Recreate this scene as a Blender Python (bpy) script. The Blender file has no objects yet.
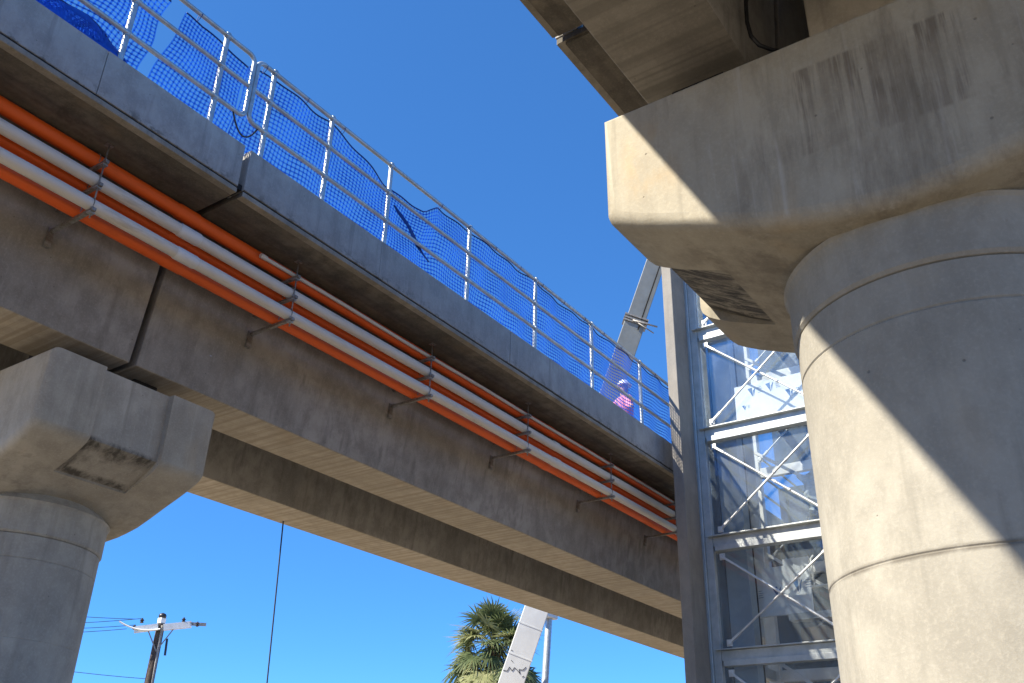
import bpy, bmesh, math, random
from mathutils import Vector, Matrix
random.seed(7)
S = bpy.context.scene
COL = S.collection
H = 1.6                                   # eye height: shape coordinates below are measured from the eye
V = Vector
# ------------------------------------------------------------------ camera
F = 943.685
R_ = V((0.56937, -0.82177, 0.02281)); U_ = V((-0.38961, -0.24517, 0.88774)); F_ = V((0.72388, 0.51434, 0.46013))
def _cam_basis():
    yaw, pitch, roll = [math.radians(a) for a in (35.38538604, 27.395637, 1.47193375)]
    f = V((math.cos(yaw)*math.cos(pitch), math.sin(yaw)*math.cos(pitch), math.sin(pitch)))
    r = V((math.sin(yaw), -math.cos(yaw), 0)); u = r.cross(f)
    c, s = math.cos(roll), math.sin(roll)
    return c*r + s*u, -s*r + c*u, f
R_, U_, F_ = _cam_basis()
cam = bpy.data.cameras.new('camera'); co = bpy.data.objects.new('camera', cam); COL.objects.link(co)
cam.sensor_width = 36; cam.lens = F/1024*36; cam.clip_end = 5000; cam.clip_start = .05
m = Matrix((R_, U_, -F_)).transposed().to_4x4(); m.translation = (0, 0, H); co.matrix_world = m
S.camera = co
def at(px, py, axis, val):
    d = F_ + R_*((px-512)/F) - U_*((py-341.5)/F)
    return d*(val/d[axis])

# ------------------------------------------------------------------ materials
def new_mat(name):
    m = bpy.data.materials.new(name); m.use_nodes = True
    nt = m.node_tree; nt.nodes.clear()
    out = nt.nodes.new('ShaderNodeOutputMaterial'); b = nt.nodes.new('ShaderNodeBsdfPrincipled')
    nt.links.new(b.outputs[0], out.inputs[0])
    return m, nt, b, out
class NB:
    def __init__(s, nt): s.nt = nt; s.tc = None
    def n(s, t, **kw):
        x = s.nt.nodes.new(t)
        for k, v in kw.items(): setattr(x, k, v)
        return x
    def l(s, a, b): s.nt.links.new(a, b)
    def obj(s):
        if not s.tc: s.tc = s.n('ShaderNodeTexCoord')
        return s.tc.outputs['Object']
    def mapped(s, scale, loc=(0,0,0)):
        mp = s.n('ShaderNodeMapping'); mp.inputs['Scale'].default_value = scale; mp.inputs['Location'].default_value = loc
        s.l(s.obj(), mp.inputs['Vector']); return mp.outputs[0]
    def noise(s, scale, detail=5, rough=.6, vec=None, dist=0):
        x = s.n('ShaderNodeTexNoise'); x.inputs['Scale'].default_value = scale; x.inputs['Detail'].default_value = detail
        x.inputs['Roughness'].default_value = rough; x.inputs['Distortion'].default_value = dist
        s.l(vec if vec else s.obj(), x.inputs['Vector']); return x.outputs['Fac']
    def ramp(s, v, a, b, lo=0., hi=1.):
        x = s.n('ShaderNodeMapRange', interpolation_type='SMOOTHSTEP'); x.clamp = True
        x.inputs['From Min'].default_value = a; x.inputs['From Max'].default_value = b
        x.inputs['To Min'].default_value = lo; x.inputs['To Max'].default_value = hi
        s.l(v, x.inputs['Value']); return x.outputs[0]
    def math(s, op, a, b=None):
        x = s.n('ShaderNodeMath', operation=op)
        for i, q in enumerate((a, b)):
            if q is None: continue
            if isinstance(q, (int, float)): x.inputs[i].default_value = q
            else: s.l(q, x.inputs[i])
        return x.outputs[0]
    def mix(s, f, a, b, mode='MIX'):
        x = s.n('ShaderNodeMix', data_type='RGBA', blend_type=mode)
        for i, q in ((0, f), (6, a), (7, b)):
            if isinstance(q, (int, float)): x.inputs[i].default_value = q
            elif isinstance(q, tuple): x.inputs[i].default_value = (*q, 1) if len(q) == 3 else q
            else: s.l(q, x.inputs[i])
        return x.outputs[2]
    def sep(s):
        x = s.n('ShaderNodeSeparateXYZ'); s.l(s.obj(), x.inputs[0]); return x.outputs
    def box(s, xr=None, yr=None, zr=None, soft=.05):
        o = s.sep(); r = None
        for i, q in enumerate((xr, yr, zr)):
            if q is None: continue
            a = s.ramp(o[i], q[0]-soft, q[0]+soft); b = s.ramp(o[i], q[1]-soft, q[1]+soft, 1., 0.)
            t = s.math('MULTIPLY', a, b); r = t if r is None else s.math('MULTIPLY', r, t)
        return r

def concrete(name, light, dark, streak=.5, streak_col=None, boards=None, seed=0, extra=None, mott=1.0, wash=.0):
    m, nt, b, out = new_mat(name); k = NB(nt)
    off = (seed*3.1, seed*1.7, seed*2.3)
    big = k.noise(.9, 5, .62, k.mapped((1, 1, 1), off), .4)
    mid = k.noise(5, 6, .65, k.mapped((1, 1, .7), off))
    fine = k.noise(55, 4, .7, k.mapped((1, 1, 1), off))
    st = k.noise(9, 4, .6, k.mapped((1, 1, .07), off))
    st2 = k.noise(26, 3, .6, k.mapped((1, 1, .035), off))
    c = k.mix(k.ramp(big, .32, .68), dark, light)
    c = k.mix(k.ramp(mid, .36, .66, 0, .55*mott), c, tuple(x*.72 for x in dark))
    c = k.mix(k.ramp(fine, .45, .75, 0, .35), c, tuple(min(1, x*1.18) for x in light))
    sc = streak_col or tuple(x*.55 for x in dark)
    c = k.mix(k.math('MULTIPLY', k.ramp(st, .52, .72, 0, streak), k.ramp(big, .25, .6)), c, sc)
    c = k.mix(k.ramp(st2, .56, .78, 0, streak*.5), c, tuple(min(1, x*1.2) for x in light))
    if wash:
        rust = k.noise(1.6, 4, .6, k.mapped((1, 1, .35), (off[0]+9, 4, 2)))
        c = k.mix(k.ramp(rust, .54, .74, 0, wash), c, (light[0]*.98, light[1]*.80, light[2]*.58))
    # bug holes
    vo = k.n('ShaderNodeTexVoronoi'); vo.inputs['Scale'].default_value = 10; k.l(k.obj(), vo.inputs['Vector'])
    gate = k.ramp(k.noise(4, 2, .5, k.mapped((1, 1, 1), (7, seed, 3))), .5, .6)
    pore = k.math('MULTIPLY', k.ramp(vo.outputs['Distance'], .045, .085, 1, 0), gate)
    c = k.mix(k.math('MULTIPLY', pore, .55), c, tuple(x*.4 for x in dark))
    if boards:
        ax, sp, col, amt = boards
        o = k.sep()[ax]
        g = k.n('ShaderNodeTexNoise', noise_dimensions='1D'); g.inputs['Scale'].default_value = sp; g.inputs['Detail'].default_value = 2
        k.l(o, g.inputs['W'])
        c = k.mix(k.ramp(g.outputs['Fac'], .42, .62, 0, amt), c, col)
    if extra: c = extra(k, c)
    k.l(c, b.inputs['Base Color'])
    b.inputs['Roughness'].default_value = .86; b.inputs['Specular IOR Level'].default_value = .25
    hgt = k.math('ADD', k.math('MULTIPLY', mid, .5), k.math('MULTIPLY', fine, .28))
    hgt = k.math('SUBTRACT', hgt, k.math('MULTIPLY', pore, .7))
    bp = k.n('ShaderNodeBump'); bp.inputs['Strength'].default_value = .45; bp.inputs['Distance'].default_value = .012
    k.l(hgt, bp.inputs['Height']); k.l(bp.outputs[0], b.inputs['Normal'])
    return m

def plain(name, col, rough=.5, metal=0., var=.25, scale=6., col2=None, bump=0., spec=.5):
    m, nt, b, out = new_mat(name); k = NB(nt)
    n = k.noise(scale, 5, .65); c2 = col2 or tuple(x*(1-var) for x in col)
    c = k.mix(k.ramp(n, .35, .68), col, c2)
    k.l(c, b.inputs['Base Color']); b.inputs['Roughness'].default_value = rough; b.inputs['Metallic'].default_value = metal
    b.inputs['Specular IOR Level'].default_value = spec
    n2 = k.noise(scale*5, 4, .6)
    k.l(k.ramp(n2, .3, .7, rough-.08, min(1, rough+.12)), b.inputs['Roughness'])
    if bump:
        bp = k.n('ShaderNodeBump'); bp.inputs['Strength'].default_value = bump; bp.inputs['Distance'].default_value = .01
        k.l(n2, bp.inputs['Height']); k.l(bp.outputs[0], b.inputs['Normal'])
    return m

# origin of a pier's own coordinates: column axis on the ground (z there = eye z + 1.6)
def pier_extra(tip_sign):
    def f(k, c):
        # dark release-agent stain on the recess floor under the tip
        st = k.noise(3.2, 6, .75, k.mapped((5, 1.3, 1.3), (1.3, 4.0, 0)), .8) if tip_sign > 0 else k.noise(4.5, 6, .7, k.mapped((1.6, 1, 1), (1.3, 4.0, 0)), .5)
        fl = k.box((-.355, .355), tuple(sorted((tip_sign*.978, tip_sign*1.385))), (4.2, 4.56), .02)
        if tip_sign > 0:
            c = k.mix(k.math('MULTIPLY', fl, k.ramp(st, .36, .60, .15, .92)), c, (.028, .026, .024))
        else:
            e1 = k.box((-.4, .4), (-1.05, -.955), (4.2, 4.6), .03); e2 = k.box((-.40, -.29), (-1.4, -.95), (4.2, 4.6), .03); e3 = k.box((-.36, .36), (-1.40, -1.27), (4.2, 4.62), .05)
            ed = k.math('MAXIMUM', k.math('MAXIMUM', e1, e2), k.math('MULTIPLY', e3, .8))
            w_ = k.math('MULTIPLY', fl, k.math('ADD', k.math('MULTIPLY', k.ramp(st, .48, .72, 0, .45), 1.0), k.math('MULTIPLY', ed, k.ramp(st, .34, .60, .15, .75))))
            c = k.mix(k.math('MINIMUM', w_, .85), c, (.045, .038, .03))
        if tip_sign > 0:
            # rectangular formwork patch with runs on the big side face
            runs = k.noise(16, 4, .7, k.mapped((1, 1, .06), (2, 3, 0)))
            blot = k.noise(3.5, 4, .6, k.mapped((1, 1, .5), (5, 1, 0)))
            pa = k.box((-1.2, -.8), (-.42, .36), (4.46, 4.98), .012)
            c = k.mix(k.math('MULTIPLY', k.math('MULTIPLY', pa, k.ramp(runs, .40, .58)), k.ramp(blot, .35, .6, .25, .75)), c, (.11, .085, .065))
            gr = k.noise(2.6, 8, .72, k.mapped((1, 1.3, .28), (3, 3, 1)), .1)
            c = k.mix(k.math('MULTIPLY', k.ramp(gr, .44, .66, 0, .62), k.ramp(k.sep()[1], 1.0, 1.25, 1, .25)), c, (.15, .125, .095))
            ru = k.noise(4.5, 5, .65, k.mapped((1, 1, .5), (6, 2, 1)))
            c = k.mix(k.math('MULTIPLY', k.box((-1.2, -.7), (1.02, 1.30), (4.58, 5.0), .09), k.ramp(ru, .42, .66, .05, .55)), c, (.42, .285, .14))
            lines = k.noise(17, 3, .6, k.mapped((1, 1, .05), (1, 8, 0)), .25)
            wide = k.box((-1.2, -.75), (-.9, 1.0), (3.9, 5.25), .05)
            c = k.mix(k.math('MULTIPLY', wide, k.ramp(lines, .56, .74, 0, .34)), c, (.46, .435, .39))
        return c
    return f
def column_extra(k, c):
    gr = k.noise(3.0, 7, .72, k.mapped((1, 1, .35), (2, 5, 1)), .4)
    c = k.mix(k.ramp(gr, .50, .72, 0, .16), c, (.20, .175, .13))
    o = k.sep(); w = k.noise(3.5, 6, .7)
    zz = k.math('ADD', o[2], k.math('MULTIPLY', w, .025))
    d = k.math('ABSOLUTE', k.math('SUBTRACT', zz, 2.592))
    c = k.mix(k.math('MULTIPLY', k.ramp(d, .004, .022, .8, 0), k.ramp(w, .35, .6, .3, 1)), c, (.11, .095, .075))
    return c
def parapet_extra(k, c):
    z = k.sep()[2]; sp = k.noise(7, 6, .75, k.mapped((1, 1, 1.4), (4, 2, 7))); sp2 = k.noise(1.4, 5, .7, k.mapped((1, 1, .4), (1, 9, 3)))
    low = k.ramp(z, .05, .20, 1, .0)
    c = k.mix(k.math('MULTIPLY', low, k.ramp(sp, .50, .62, 0, .8)), c, (.13, .12, .105))
    c = k.mix(k.ramp(sp, .63, .72, 0, .45), c, (.17, .155, .13))
    return k.mix(k.ramp(sp2, .52, .72, 0, .35), c, (.30, .275, .235))
M = {}
WARM_L, WARM_D = (.375, .338, .262), (.30, .265, .20)
GRY_L, GRY_D = (.40, .38, .342), (.29, .275, .245)
M['crosshead_r'] = concrete('pier_concrete_weathered', WARM_L, WARM_D, .42, seed=1, extra=pier_extra(1), wash=.45, mott=.7)
M['crosshead_l'] = concrete('pier_concrete_shaded', (.49, .45, .375), (.38, .345, .285), .45, seed=4, extra=pier_extra(-1), wash=.35)
M['column_r'] = concrete('column_concrete', (.345, .318, .262), (.285, .262, .215), .36, seed=2, wash=.30, mott=.95, extra=column_extra)
M['column_l'] = concrete('column_concrete_grey', (.46, .425, .36), (.355, .325, .275), .40, seed=5, wash=.12)
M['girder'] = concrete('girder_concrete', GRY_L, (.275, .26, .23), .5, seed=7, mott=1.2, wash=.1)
M['soffit'] = concrete('girder_soffit_concrete', (.46, .415, .345), (.37, .33, .265), .12, seed=9, boards=(0, 14, (.26, .22, .165), .55), wash=.2)  # paler and warmer than the girder sides: ground bounce put into the colour
M['soffit_r'] = concrete('dark_girder_soffit', (.34, .31, .262), (.25, .228, .19), .12, seed=10, boards=(0, 11, (.16, .145, .12), .55), wash=.15)  # darker, less warm tone for the right-hand girder undersides
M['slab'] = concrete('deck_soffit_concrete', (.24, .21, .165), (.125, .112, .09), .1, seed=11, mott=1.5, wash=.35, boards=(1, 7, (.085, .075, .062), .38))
M['parapet'] = concrete('parapet_concrete', (.40, .378, .345), (.325, .307, .28), .6, seed=13, mott=1.1, extra=parapet_extra)
M['edge'] = concrete('deck_edge_concrete', (.36, .325, .265), (.26, .235, .19), .5, seed=14, mott=1.3, wash=.4)
M['tower_col'] = concrete('tower_column_concrete', (.255, .235, .205), (.205, .19, .168), .3, seed=15, mott=.6)
M['ground'] = plain('ground_dirt', (.30, .245, .175), .95, 0, .25, .35, (.23, .19, .14), .4, .2)
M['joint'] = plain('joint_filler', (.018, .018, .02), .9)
M['galv'] = plain('galvanised_steel', (.47, .50, .51), .42, .65, .25, 14.)
M['galv_dull'] = plain('galvanised_bracket_steel', (.34, .34, .33), .6, .55, .4, 20., (.2, .17, .14))
M['net'] = None
M['orange'] = plain('orange_pipe', (.72, .105, .014), .42, 0, .2, 3., (.60, .085, .014), 0, .4)
M['white_pipe'] = plain('white_pipe', (.66, .64, .59), .45, 0, .2, 3.5, (.52, .49, .42), 0, .4)
def pipe_mat(name, col, dirt, amt):
    m, nt, b, out = new_mat(name); k = NB(nt)
    a = k.noise(2.2, 6, .7, k.mapped((.9, 6, 6), (3, 1, 2))); d = k.noise(1.1, 4, .6); e_ = k.noise(30, 5, .7, k.mapped((.25, 1, 1)))
    c = k.mix(k.ramp(d, .35, .7, 0, .5), col, tuple(x*.84 for x in col))
    c = k.mix(k.ramp(a, .50, .70, 0, amt), c, dirt)
    c = k.mix(k.ramp(e_, .62, .72, 0, amt*.6), c, tuple(min(1, x*1.2+.02) for x in col))
    k.l(c, b.inputs['Base Color']); k.l(k.ramp(a, .3, .7, .42, .68), b.inputs['Roughness'])
    return m
M['orange'] = pipe_mat('orange_pipe_dusty', (.88, .135, .014), (.46, .10, .03), .30)
M['white_pipe'] = pipe_mat('white_pipe_dusty', (.70, .67, .61), (.40, .35, .27), .5)
M['white_new'] = plain('new_white_pipe', (.74, .74, .72), .4, 0, .08, 3.)
M['black'] = plain('black_rubber', (.012, .012, .014), .5)
M['steel_blue'] = plain('tower_frame_paint', (.40, .45, .47), .38, .25, .15, 5., (.33, .38, .40))
M['steel_grey'] = plain('tower_beam_paint', (.46, .48, .47), .42, .2, .2, 5., (.36, .38, .37))
M['rod'] = plain('tie_rod_zinc', (.62, .63, .62), .4, .4, .2, 9.)
M['white_paint'] = plain('white_painted_steel', (.74, .74, .71), .45, 0, .12, 5., (.64, .63, .59))
M['crane'] = plain('crane_white_paint', (.66, .66, .63), .45, 0, .08, 1.2, (.58, .575, .55))
M['crane_grey'] = plain('crane_grey_paint', (.19, .205, .205), .45, .1, .2, 1.5)
M['dark_wall'] = plain('shaft_back_panel', (.085, .11, .14), .5, 0, .3, 2.)
M['steel_blue2'] = plain('guide_column_paint', (.30, .36, .41), .4, .1, .15, 4.)
M['shaft_blue'] = plain('blue_wrapped_panel', (.11, .15, .20), .45, 0, .4, 3., bump=.4)
M['brown_box'] = plain('brown_cardboard', (.10, .065, .045), .9)
M['blue_mark'] = plain('blue_print', (.02, .13, .34), .6)
M['board'] = plain('white_insulation_board', (.76, .79, .80), .65, 0, .08, 3.)
M['sheet'] = plain('crumpled_sheet', (.45, .52, .55), .5, 0, .35, 7., bump=.5)
M['canvas'] = plain('beige_wrap', (.50, .44, .35), .9, 0, .4, 8., bump=.6)
M['wood'] = plain('weathered_pole_timber', (.085, .062, .048), .9, 0, .5, 9.)
M['insul'] = plain('dark_insulator', (.03, .025, .025), .3)
M['wire'] = plain('wire', (.05, .055, .06), .5)
M['rope'] = plain('dark_rope', (.03, .04, .045), .8)
M['hat'] = plain('white_hard_hat', (.8, .82, .84), .3)
M['pink'] = plain('pink_work_shirt', (.62, .20, .27), .8, 0, .25, 9.)
M['navy'] = plain('navy_trousers', (.015, .02, .05), .9)
M['skin'] = plain('skin', (.42, .24, .16), .6)
M['trunk'] = plain('palm_trunk_bark', (.13, .10, .075), .95, 0, .5, 6.)
M['boot'] = plain('boot_leather', (.05, .03, .02), .7)
def leaf(name, a, b, tr):
    m, nt, bs, out = new_mat(name); k = NB(nt)
    c = k.mix(k.ramp(k.noise(2.2, 4), .35, .65), a, b)
    k.l(c, bs.inputs['Base Color']); bs.inputs['Roughness'].default_value = .55; bs.inputs['Specular IOR Level'].default_value = .3
    t = k.n('ShaderNodeBsdfTranslucent'); k.l(c, t.inputs[0])
    mx = k.n('ShaderNodeMixShader'); mx.inputs[0].default_value = tr
    k.l(bs.outputs[0], mx.inputs[1]); k.l(t.outputs[0], mx.inputs[2]); k.l(mx.outputs[0], out.inputs[0])
    return m
M['net'] = leaf('blue_debris_netting', (.025, .15, .66), (.020, .12, .54), .42)
M['net_thick'] = leaf('blue_net_bundle', (.008, .05, .26), (.005, .03, .17), .15)
M['frond'] = leaf('palm_frond', (.155, .19, .085), (.085, .115, .05), .4)
M['frond_pale'] = leaf('palm_frond_pale', (.36, .36, .18), (.22, .24, .10), .4)
M['frond_dead'] = leaf('palm_dead_frond', (.20, .145, .09), (.095, .066, .04), .2)
def glassy():
    m, nt, b, out = new_mat('blue_tinted_glass'); k = NB(nt); nt.nodes.remove(b)
    t = k.n('ShaderNodeBsdfTransparent'); t.inputs[0].default_value = (.945, .965, .975, 1)
    g = k.n('ShaderNodeBsdfGlossy'); g.inputs[0].default_value = (.9, .95, 1, 1); g.inputs['Roughness'].default_value = .015
    lw = k.n('ShaderNodeLayerWeight'); lw.inputs[0].default_value = .45
    mx = k.n('ShaderNodeMixShader'); k.l(k.ramp(lw.outputs['Fresnel'], 0, 1, .035, .42), mx.inputs[0])
    k.l(t.outputs[0], mx.inputs[1]); k.l(g.outputs[0], mx.inputs[2])
    du = k.n('ShaderNodeBsdfDiffuse'); du.inputs[0].default_value = (.55, .62, .66, 1); m2 = k.n('ShaderNodeMixShader')
    k.l(k.ramp(k.noise(1.8, 5, .6, k.mapped((1, 1, .5))), .3, .75, .025, .11), m2.inputs[0]); k.l(mx.outputs[0], m2.inputs[1]); k.l(du.outputs[0], m2.inputs[2]); k.l(m2.outputs[0], out.inputs[0])
    return m
M['glass'] = glassy()

# ------------------------------------------------------------------ object helpers
def tag(o, label=None, cat=None, group=None, kind=None):
    if label: o['label'] = label
    if cat: o['category'] = cat
    if group: o['group'] = group
    if kind: o['kind'] = kind
    return o
def thing(name, loc, label, cat, group=None):
    o = bpy.data.objects.new(name, None); COL.objects.link(o); o.location = V(loc) + V((0, 0, H)); o.empty_display_size = .2
    return tag(o, label, cat, group)
ORG = {}
def root_of(o):
    p = V((0, 0, 0))
    while o: p += o.location; o = o.parent
    return p
class MB:
    def __init__(s): s.v = []; s.f = []; s.sm = []
    def poly(s, pts, faces, smooth=False):
        n = len(s.v); s.v += [V(p) for p in pts]; s.f += [[n+i for i in f] for f in faces]; s.sm += [smooth]*len(faces); return s
    def box(s, a, b):
        x0, y0, z0 = [min(p, q) for p, q in zip(a, b)]; x1, y1, z1 = [max(p, q) for p, q in zip(a, b)]
        return s.poly([(x0,y0,z0),(x1,y0,z0),(x1,y1,z0),(x0,y1,z0),(x0,y0,z1),(x1,y0,z1),(x1,y1,z1),(x0,y1,z1)],
                      [(0,3,2,1),(4,5,6,7),(0,1,5,4),(1,2,6,5),(2,3,7,6),(3,0,4,7)])
    def obox(s, p, q, w, h, up=V((0,0,1))):          # a bar from p to q
        p, q = V(p), V(q); d = (q-p).normalized(); sx = d.cross(up)
        if sx.length < 1e-4: sx = d.cross(V((0,1,0)))
        sx.normalize(); sz = sx.cross(d).normalized(); pts = []
        for e in (p, q):
            for a, b in ((-1,-1),(1,-1),(1,1),(-1,1)): pts.append(e + sx*(a*w/2) + sz*(b*h/2))
        return s.poly(pts, [(0,1,2,3),(7,6,5,4),(0,4,5,1),(1,5,6,2),(2,6,7,3),(3,7,4,0)])
    def tube(s, path, r, seg=10, caps=True):
        path = [V(p) for p in path]; rings = []; n0 = len(s.v)
        rr = r if isinstance(r, (list, tuple)) else [r]*len(path)
        d0 = (path[1]-path[0]).normalized(); up = V((0,0,1)) if abs(d0.z) < .9 else V((1,0,0))
        x = d0.cross(up).normalized()
        for i, p in enumerate(path):
            a = path[max(0, i-1)]; b = path[min(len(path)-1, i+1)]; d = (b-a).normalized()
            x = (x - d*x.dot(d)).normalized(); y = d.cross(x)
            s.v += [p + x*(math.cos(2*math.pi*k/seg)*rr[i]) + y*(math.sin(2*math.pi*k/seg)*rr[i]) for k in range(seg)]
        for i in range(len(path)-1):
            for k in range(seg):
                a = n0+i*seg+k; b = n0+i*seg+(k+1) % seg
                s.f.append([a, b, b+seg, a+seg]); s.sm.append(True)
        if caps:
            s.f.append([n0+k for k in reversed(range(seg))]); s.sm.append(False)
            e = n0+(len(path)-1)*seg; s.f.append([e+k for k in range(seg)]); s.sm.append(False)
        return s
    def prism(s, prof, x0, x1):                       # profile in (y,z) run along x
        n = len(prof); pts = [(x0, y, z) for y, z in prof] + [(x1, y, z) for y, z in prof]
        fs = [[i, (i+1) % n, n+(i+1) % n, n+i] for i in range(n)] + [list(range(n))[::-1], list(range(n, 2*n))]
        return s.poly(pts, fs)
    def lathe(s, prof, cx, cy, seg=72, caps=True):
        n0 = len(s.v)
        for r, z in prof:
            s.v += [V((cx+r*math.cos(2*math.pi*k/seg), cy+r*math.sin(2*math.pi*k/seg), z)) for k in range(seg)]
        for i in range(len(prof)-1):
            for k in range(seg):
                a = n0+i*seg+k; b = n0+i*seg+(k+1) % seg
                s.f.append([a, b, b+seg, a+seg]); s.sm.append(True)
        if caps:
            s.f.append([n0+k for k in reversed(range(seg))]); s.sm.append(False)
            e = n0+(len(prof)-1)*seg; s.f.append([e+k for k in range(seg)]); s.sm.append(False)
        return s
    def blob(s, c, rad, seg=16, rings=10, lo=-1., hi=1.):
        c = V(c); prof = []
        n0 = len(s.v)
        for i in range(rings+1):
            t = lo + (hi-lo)*i/rings; th = math.asin(max(-1, min(1, t)))
            for k in range(seg):
                a = 2*math.pi*k/seg
                s.v.append(c + V((rad[0]*math.cos(th)*math.cos(a), rad[1]*math.cos(th)*math.sin(a), rad[2]*math.sin(th))))
        for i in range(rings):
            for k in range(seg):
                a = n0+i*seg+k; b = n0+i*seg+(k+1) % seg
                s.f.append([a, b, b+seg, a+seg]); s.sm.append(True)
        s.f.append([n0+k for k in reversed(range(seg))]); s.sm.append(True)
        e = n0+rings*seg; s.f.append([e+k for k in range(seg)]); s.sm.append(True)
        return s
    def build(s, name, mat, parent=None, bevel=0., merge=True, auto=35., subsurf=0, origin=None, flip=True):
        base = root_of(parent) if parent else (V(origin)+V((0,0,H)) if origin is not None else V((0,0,0)))
        me = bpy.data.meshes.new(name)
        me.from_pydata([tuple(p + V((0,0,H)) - base) for p in s.v], [], s.f)
        me.polygons.foreach_set('use_smooth', s.sm)
        if merge:
            bm = bmesh.new(); bm.from_mesh(me); bmesh.ops.remove_doubles(bm, verts=bm.verts, dist=1e-5)
            bmesh.ops.dissolve_degenerate(bm, dist=1e-6, edges=bm.edges)
            if flip: bmesh.ops.recalc_face_normals(bm, faces=bm.faces)
            for e in bm.edges:
                if len(e.link_faces) == 2 and e.calc_face_angle(0) > math.radians(auto): e.smooth = False
            bm.to_mesh(me); bm.free()
        for mm in (mat if isinstance(mat, list) else [mat]): me.materials.append(mm)
        o = bpy.data.objects.new(name, me); COL.objects.link(o)
        if parent: o.parent = parent
        else: o.location = base
        if bevel:
            b = o.modifiers.new('bevel', 'BEVEL'); b.width = bevel; b.segments = 3; b.limit_method = 'ANGLE'; b.angle_limit = math.radians(35)
            b.harden_normals = False
        return o
def copy_tree(o, delta, parent=None):
    c = o.copy(); COL.objects.link(c)
    if parent: c.parent = parent
    else: c.location = o.location + V(delta)
    for ch in list(o.children): copy_tree(ch, delta, c)
    return c

# ------------------------------------------------------------------ setting
GZ = -H
g = MB().poly([(-900,-900,GZ),(900,-900,GZ),(900,900,GZ),(-900,900,GZ)], [(0,1,2,3)]).build('ground', M['ground'])
g['kind'] = 'structure'

# ------------------------------------------------------------------ piers
TOP = 3.59
def pier(x0, x1, yc, joint_z, mats, label, sgn):
    """hammerhead pier: column axis at ((x0+x1)/2, yc); the crosshead reaches 1.437 m either way along y"""
    xc = (x0+x1)/2; L = 1.437
    t = thing('bridge_pier', (xc, yc, GZ), label, 'bridge pier', 'hammerhead piers carrying the viaducts')
    half = [(0, TOP), (0, 2.95), (.012, 2.912), (.05, 2.872), (.10, 2.842), (.20, 2.795), (.34, 2.741), (.465, 2.698), (.465, 2.698), (.70, 2.608), (.886, 2.543), (1.05, 2.508), (1.19, 2.485), (1.437, 2.465)]
    ins = []
    d = .07
    for i, (a, z) in enumerate(half):
        if i <= 1: ins.append((a+d, z))
        elif i <= 7: ins.append((a + d*max(0, 1-(i-1)/5), z + (0, 0, .02, .04, .05, .045, .03, .014)[i]))
        else: ins.append((a, z))
    def full(h):
        return [(yc - L + a, z) for a, z in h] + [(yc + L - a, z) for a, z in reversed(h[:-1])]
    A, B = full(half), full(ins); n = len(A)
    xr0, xr1 = xc-.36, xc+.36
    # inward normals of the outline, for the fillets along the two long faces
    nrm = []
    for j in range(n):
        k0, k1 = (j-1) % n, (j+1) % n
        while A[k0] == A[j]: k0 = (k0-1) % n
        while A[k1] == A[j]: k1 = (k1+1) % n
        ty, tz = A[k1][0]-A[k0][0], A[k1][1]-A[k0][1]; l = math.hypot(ty, tz); nrm.append((-tz/l, ty/l))
    cy_ = yc; cz_ = 3.0
    nrm = [(a_, b_) if (a_*(cy_-A[j][0]) + b_*(cz_-A[j][1])) > 0 else (-a_, -b_) for j, (a_, b_) in enumerate(nrm)]
    nrm[0] = (.5, -.5); nrm[-1] = (-.5, -.5)
    def shrink(dl):
        o_ = [(y + a_*dl, z + b_*dl) for (y, z), (a_, b_) in zip(A, nrm)]
        for j in range(1, n//2+1):                       # keep the offset outline from folding over itself
            py_, pz_ = o_[j-1]; o_[j] = (max(o_[j][0], py_), min(o_[j][1], pz_ - (2e-4 if j < n//2 else 0)))
        for j in range(n//2): o_[n-1-j] = (2*yc - o_[j][0], o_[j][1])
        return o_
    fr = .075; rings = []
    for q in range(0, 6):
        th = math.radians(18*q); rings.append((x0 + fr*(1-math.sin(th)) if False else x0 + fr*(1-math.cos(th)), shrink(fr*(1-math.sin(th)))))
    rings += [(xr0, A), (xr0, B), (xr1, B), (xr1, A)]
    for q in range(5, -1, -1):
        th = math.radians(18*q); rings.append((x1 - fr*(1-math.cos(th)), shrink(fr*(1-math.sin(th)))))
    mb = MB(); pts = [(x, y, z) for x, pr in rings for y, z in pr]; fs = []
    for i in range(len(rings)-1):
        for j in range(n):
            fs.append([i*n+j, i*n+(j+1) % n, (i+1)*n+(j+1) % n, (i+1)*n+j])
    fs += [list(range(n))[::-1], list(range((len(rings)-1)*n, len(rings)*n))]
    fs = fs[:-2]; mb.poly(pts, fs, True)
    for o_ in (0, (len(rings)-1)*n):
        for i in range(n//2):
            if n-2-i > i+1: q_ = [o_+i, o_+i+1, o_+n-2-i, o_+n-1-i]
            else: q_ = [o_+i, o_+i+1, o_+n-1-i]
            mb.f.append(q_); mb.sm.append(False)
    c = mb.build('crosshead', mats[0], t, auto=32)
    R, RC = .728, .742
    prof = [(R, GZ-.3), (R, joint_z-.006), (R-.003, joint_z), (R, joint_z+.006), (R, 1.985), (R-.006, 1.993), (R, 2.001), (R, 2.195), (R-.012, 2.20), (RC-.012, 2.205), (RC, 2.222), (RC, 2.43), (RC+.002, 2.455), (RC+.008, 2.48), (RC+.02, 2.50), (RC-.1, 2.62)]
    MB().lathe(prof, xc, yc, 96).build('column', mats[1], t, auto=12)
    # bearing plinths and pads
    for yy in ((-.70, 1.25) if sgn < 0 else (.98, -.98)):
        for xx in (-.40, .40):
            pd = MB().box((xc+xx-.17, yc+yy-.2, TOP-.004), (xc+xx+.17, yc+yy+.2, TOP+.10)).build('bearing_plinth', M['slab'], t)
            MB().box((xc+xx-.13, yc+yy-.16, TOP+.101), (xc+xx+.13, yc+yy+.16, 3.90)).build('bearing_pad', M['joint'], pd)
    return t
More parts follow.
